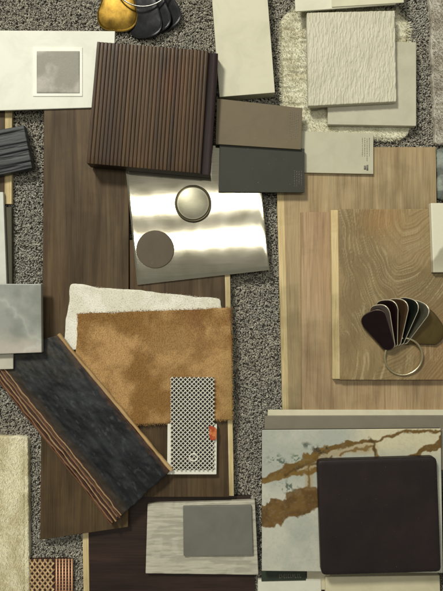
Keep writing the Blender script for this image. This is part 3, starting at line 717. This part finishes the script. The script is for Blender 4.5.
bars('weft_wires', R[6:], 11.4 * mm, 1.2 * mm, fr, M_plain('brown_copper_wire', (148, 98, 72), .4, .12, 300, 900, 0, .5), t)

# ------------------------------------------------------------------ perforated sheet and white tray
fr = Frame(rect(167, 424, 217, 475), 29.6 * mm, 32 * mm)
t = thing('white_tray', 'small white card framing the lower half of the black and white mesh', 'card', fr)
slab('card', [(167.5, 424), (217, 424.5), (216.5, 474.5), (167, 474.5)], 22.3 * mm, 31.2 * mm, M_plain('tray_white', (232, 230, 214), .4, .03), fr, t, .5, .8)
o = slab('tag', [(208.5, 426), (216.5, 427), (216, 441), (209.5, 440)], 34 * mm, 34.6 * mm, M_attr('orange_tag', .6, 600, .2, .2), fr, t, .5, 2.5, .6, lambda x, y: .001 * (fbm(x * .3, y * .3, 3, 3) - .5),
         lambda x, y: mixc(lin(176, 74, 36), lin(214, 128, 70), sstep(.4, .65, fbm(x * .3, y * .3, 9, 3))), 1, .2)
o['label'] = 'orange red paper tag'
x0, y0, x1, y1 = 170.5, 377, 214.5, 470.5
fr = Frame(rect(x0, y0, x1, y1), 31.4 * mm, 34 * mm); t = thing('mesh_sample', 'black and white diamond mesh sheet over the tan hide and the white card', 'mesh sample', fr)
slab('backing', rect(x0 + .6, y0 + .6, x1 - .6, y1 - .6), 31.4 * mm, 32.2 * mm, M_plain('black_backing', (26, 24, 22), .7, .1), fr, t, .2, .4)
lattice('woven_wire', fr, x0, y0, x1, y1, 4.4, 1.05, 33 * mm, .4 * mm, M_plain('white_wire', (214, 210, 193), .4, .08, 300, 900, 0, .1), t)
a = np.linspace(0, 2 * np.pi, 40, endpoint=False); c = fr.px(193.5, 457.5, 34.2 * mm)
V, F = tube(np.stack([c[0] + np.cos(a) * 3.9 * S, c[1] + np.sin(a) * 3.4 * S, c[2] + 0 * a], -1), .9 * mm, 8, True)
link('eyelet', raw_mesh('eyelet', V, F), M_plain('eyelet_white', (230, 228, 214), .35, .03), t)

# ------------------------------------------------------------------ whitewashed tile with grey card
qz = [(147.5, 504), (255, 500.5), (258.5, 575), (145.5, 573.5)]
fr = Frame(qz, 11.3 * mm, 19 * mm)
def wz_c(x, y):
    f = fbm(x * .05, y * .45, 5, 4); f2 = fbm(x * .12, y * .09, 15, 3); c = mixc(lin(176, 172, 153), lin(198, 194, 173), sstep(.34, .64, f)); return mixc(c, lin(206, 202, 182), .5 * sstep(.5, .7, f2))
tag(slab('whitewashed_tile', qz, 11.3 * mm, 19 * mm, M_attr('whitewashed_wood', .5, 900, .2, .2, .35, (.1, 1, 1)), fr, None, .5, .8, .8, lambda x, y: -.0004 * sstep(.6, .4, fbm(x * .05, y * .45, 5, 4)), wz_c), 'whitewashed wood-look tile on the dark stained plank', 'tile')
qy = [(183, 506.5), (251.5, 505.5), (253, 555), (183.5, 556)]
fr = Frame(qy, 19.2 * mm, 23.5 * mm)
tag(slab('grey_tile', qy, 19.2 * mm, 23.5 * mm, M_plain('grey_green_glaze', (116, 116, 106), .4, .06, 30, 900, .05), fr, None, .5, .6), 'plain grey-green tile lying on the whitewashed tile', 'tile')

# ------------------------------------------------------------------ painted tile group, bottom right
qe = [(268, 410), (500, 410), (500, 440), (264, 440)]
fr = Frame(qe, 21.2 * mm, 25 * mm)
tag(slab('cream_board', [(268, 410), (500, 410), (500, 446), (266, 446)], 21.2 * mm, 25 * mm, M_plain('cream_edge', (214, 208, 180), .5, .05), fr, None, .4, .5), 'cream board, a thin strip above the grey panel below the oak stack', 'board')
qe = [(265, 416), (500, 415.5), (500, 470), (262.5, 470)]
fr = Frame(qe, 25.2 * mm, 29 * mm)
tag(slab('warm_grey_board', qe, 25.2 * mm, 29 * mm, M_plain('warm_grey_panel', (128, 121, 104), .5, .05, 30, 900, .08), fr, None, .5, .6), 'warm grey panel sticking out above the gold veined tile', 'panel')
def pdist(x, y, pts):
    """distance to a polyline and position along it (0..1)"""
    best = np.full(x.shape, 1e9); par = np.zeros(x.shape); n = len(pts) - 1
    for k in range(n):
        (ax, ay), (bx, by) = pts[k], pts[k + 1]; dx, dy = bx - ax, by - ay
        tt = np.clip(((x - ax) * dx + (y - ay) * dy) / (dx * dx + dy * dy), 0, 1)
        d = np.hypot(x - ax - tt * dx, y - ay - tt * dy); m = d < best
        best = np.where(m, d, best); par = np.where(m, (k + tt) / n, par)
    return best, par
def art_c(x, y):
    n = fbm(x * .03, y * .03, 2, 4); n2 = fbm(x * .15, y * .15, 5, 4); n3 = fbm(x * .45, y * .45, 9, 3); n1 = fbm(x * .08, y * .08, 25, 3)
    c = mixc(lin(176, 180, 166), lin(200, 198, 180), sstep(.3, .7, n + .002 * (y - 480)))
    c = mixc(c, lin(216, 206, 168), .8 * sstep(330, 390, x + 20 * (n - .5)) * sstep(470, 440, y))
    wx = x + 7 * (n1 - .5) + 4 * (n2 - .5); wy = y + 7 * (fbm(x * .08, y * .08, 45, 3) - .5) + 5 * (n2 - .5)
    wy2 = wy + 1.8 * (n3 - .5)
    def stroke(c, pts, w0, w1, col, op=1.0, soft=.8):
        d, p = pdist(wx, wy2, pts); w = w0 + (w1 - w0) * p
        w = 1.2 * w * (.65 + .9 * fbm(p * 9, p * 0 + w0, 7, 2)); return mixc(c, col, op * sstep(w + soft, np.maximum(w - soft, 0), d) * sstep(.1, .3, n3 + .25))
    gold, dk, lt = lin(124, 96, 46), lin(84, 63, 30), lin(176, 148, 90)
    # golden wash behind the upper strands
    c = mixc(c, lt, .55 * sstep(9, 2, pdist(wx, wy, [(296, 468), (318, 459), (345, 449), (372, 447)])[0]))
    c = mixc(c, lt, .5 * sstep(7, 2, pdist(wx, wy, [(309, 468), (310, 492)])[0]))
    c = stroke(c, [(258, 482), (276, 476), (290, 470), (300, 464), (312, 458), (322, 452), (345, 444), (362, 440), (376, 440), (392, 436), (408, 432), (442, 431)], 3.4, 1.0, mixc(gold, dk, n2 * 0 + .35))
    c = stroke(c, [(260, 483), (284, 476), (300, 472.5), (318, 468), (330, 466)], 2.4, 1.1, gold)
    c = stroke(c, [(284, 475), (302, 467), (318, 462), (332, 458)], 1.2, 1.0, dk, .8)
    c = stroke(c, [(300, 462), (314, 455), (326, 447)], 1.2, 2.2, gold, .9)
    c = stroke(c, [(340, 454), (356, 449), (373, 448), (377, 457)], 1.2, 1.6, gold, .9)
    c = stroke(c, [(368, 438), (373, 443), (374, 456)], 1.4, .9, dk, .85)
    c = stroke(c, [(406, 458), (420, 453), (434, 447), (443, 440)], 1.4, 3.0, mixc(gold, dk, n2 * 0 + .4))
    c = stroke(c, [(308, 466), (309, 480), (310, 495)], .9, .8, mixc(gold, dk, n2 * 0 + .3), .9)
    c = stroke(c, [(262, 520), (272, 514), (286, 508.5), (300, 503.5), (312, 499), (330, 493), (346, 488)], 9.8, 8.0, mixc(lin(98, 73, 38), lin(118, 90, 48), sstep(.3, .7, n2)), 1, 1.0)
    for cx, cy, r_, k in ((275, 459, 7, 0), (282, 462, 4, 0), (296, 458, 5, 1), (306, 445, 4, 0), (320, 452, 5, 2), (316, 449, 4, 2), (326, 448, 3, 2), (288, 487, 8, 0)):
        fl = np.exp(-(((x - cx) / r_) ** 2 + ((y - cy) / (r_ * .7)) ** 2)) * sstep(.50, .60, n3)
        c = mixc(c, (lin(92, 104, 92), lin(84, 112, 72), lin(62, 50, 26))[k], np.clip(fl * 1.2, 0, 1))
    return mixc(c, lin(150, 144, 122), .14 * sstep(.55, .7, n3))
qq = [(262, 430), (441, 428.5), (443, 573), (262, 571)]
fr = Frame(qq, 29.2 * mm, 35 * mm)
tag(slab('veined_tile', qq, 29.2 * mm, 35 * mm, [M_attr('veined_stone', .3, 400, .08, .05, .45), M_plain('dark_tile_edge', (62, 56, 46), .6)], fr, None, .5, .6, .5, None, art_c, sidemat=True), 'pale grey tile with gold and brown veining, under the dark brown tile', 'tile')
qq = [(443.5, 430), (520, 430), (520, 600), (446, 600)]
fr = Frame(qq, 29.2 * mm, 34 * mm)
tag(slab('pale_tile', qq, 29.2 * mm, 34 * mm, M_plain('pale_stone', (176, 172, 154), .4, .05), fr, None, .5, .6), 'pale tile sliver at the right edge beside the dark brown tile', 'tile')
qq = [(317.5, 460.5), (437, 457), (441.5, 572), (321.5, 575.5)]
fr = Frame(qq, 35.2 * mm, 47 * mm)
tag(slab('brown_tile', qq, 35.2 * mm, 47 * mm, M_plain('dark_brown_leather', (38, 28, 27), .5, .22, 22, 600, .25, 0, .35), fr, None, 1.6, 5, 3, lambda x, y: .0006 * (fbm(x * .05, y * .05, 8, 3) - .5)), 'square dark chocolate brown tile with rounded corners, on the gold veined tile', 'tile')
# bottom row
qq = [(258, 580), (321, 579), (323, 640), (258, 640)]
fr = Frame(qq, 4 * mm, 14 * mm); t = thing('white_tile', 'white tile at the bottom edge with a dark green printed label', 'tile', fr)
slab('tile', qq, 4 * mm, 14 * mm, M_plain('satin_white', (222, 220, 202), .4, .03), fr, t, .5, .8)
ql = [(261.5, 571.5), (305.5, 570.5), (306, 580.5), (261.5, 581.5)]
lab = slab('label', ql, 13 * mm, 15.2 * mm, M_plain('dark_green_label', (50, 58, 44), .5, .05), fr, t, .3, .4)
rg = random.Random(4); R = []; u = .40
while u < .88:                                                     # a row of small pale letters, unreadable in the photograph
    w = rg.uniform(.025, .045); sh = rg.randrange(4)
    R.append(subq(ql, u, .3, u + .011, .74))
    if sh in (0, 1): R.append(subq(ql, u + .008, .36, u + w, .4))
    if sh in (0, 2): R.append(subq(ql, u + .011, .62, u + w, .74))
    if sh in (1, 3): R.append(subq(ql, u + w - .01, .41, u + w, .72))
    u += w + .018
bars('lettering', R, 15.35 * mm, .12 * mm, fr, ink_grey, lab)
qq = [(325.5, 577), (440, 575.5), (442, 640), (326, 640)]
fr = Frame(qq, 6 * mm, 18 * mm)
tag(slab('cream_tile', qq, 6 * mm, 18 * mm, M_plain('ivory_tile', (212, 204, 170), .45, .05, 40, 900, .05), fr, None, .7, .8), 'ivory tile at the bottom edge below the dark brown tile', 'tile')
qq = [(307, 569), (330, 569), (330, 590), (307, 590)]
fr = Frame(qq, 4 * mm, 12 * mm)
tag(slab('cream_tile', qq, 4 * mm, 12.5 * mm, M_plain('pale_cream_tile', (206, 198, 168), .45, .05), fr, None, .6, .8), 'small pale cream tile between the green label and the dark brown tile', 'tile')

# ------------------------------------------------------------------ light: twin ceiling tubes, an added lamp for directional shadows, soft room light
def area(name, loc, sx, sy, power, color, target=(0, 0, 0)):
    d = bpy.data.lights.new(name, 'AREA'); d.shape = 'RECTANGLE'; d.size = sx; d.size_y = sy; d.energy = power; d.color = color
    o = bpy.data.objects.new(name, d); COL.objects.link(o); o.location = loc
    v = np.array(target, float) - np.array(loc); 
    import mathutils
    o.rotation_euler = mathutils.Vector(v).to_track_quat('-Z', 'Y').to_euler(); return o
WARM = (1.0, .975, .885)
HL = 2.3
for yp in (205, 240.5):
    d = (295.5 - yp) * S; yo = d * (1 + (HL - .025) / (H - .025))
    o = area('ceiling_tube', (-.05, yo, HL), 1.9, .06, 6.8, WARM); o.rotation_euler = (0, 0, math.radians(3))
area('added_shadow_lamp', (-1.0, 1.75, 2.15), .42, .42, 73, WARM)  # added at upper left to deepen the shadows below and to the right
w = bpy.data.worlds.new('World'); sc.world = w; w.use_nodes = True
bgd = w.node_tree.nodes['Background']; bgd.inputs[0].default_value = (.96, .96, .86, 1); bgd.inputs[1].default_value = .215

cam = bpy.data.cameras.new('camera'); co = bpy.data.objects.new('camera', cam); COL.objects.link(co)
co.location = (0, 0, H); co.rotation_euler = (0, 0, 0)
cam.sensor_fit = 'VERTICAL'; cam.angle = 2 * math.atan(591 * S / 2 / H); cam.clip_start = .01; cam.clip_end = 50
sc.camera = co
sc.view_settings.view_transform = 'Standard'; sc.view_settings.look = 'None'; sc.view_settings.exposure = -.12; sc.view_settings.gamma = 1
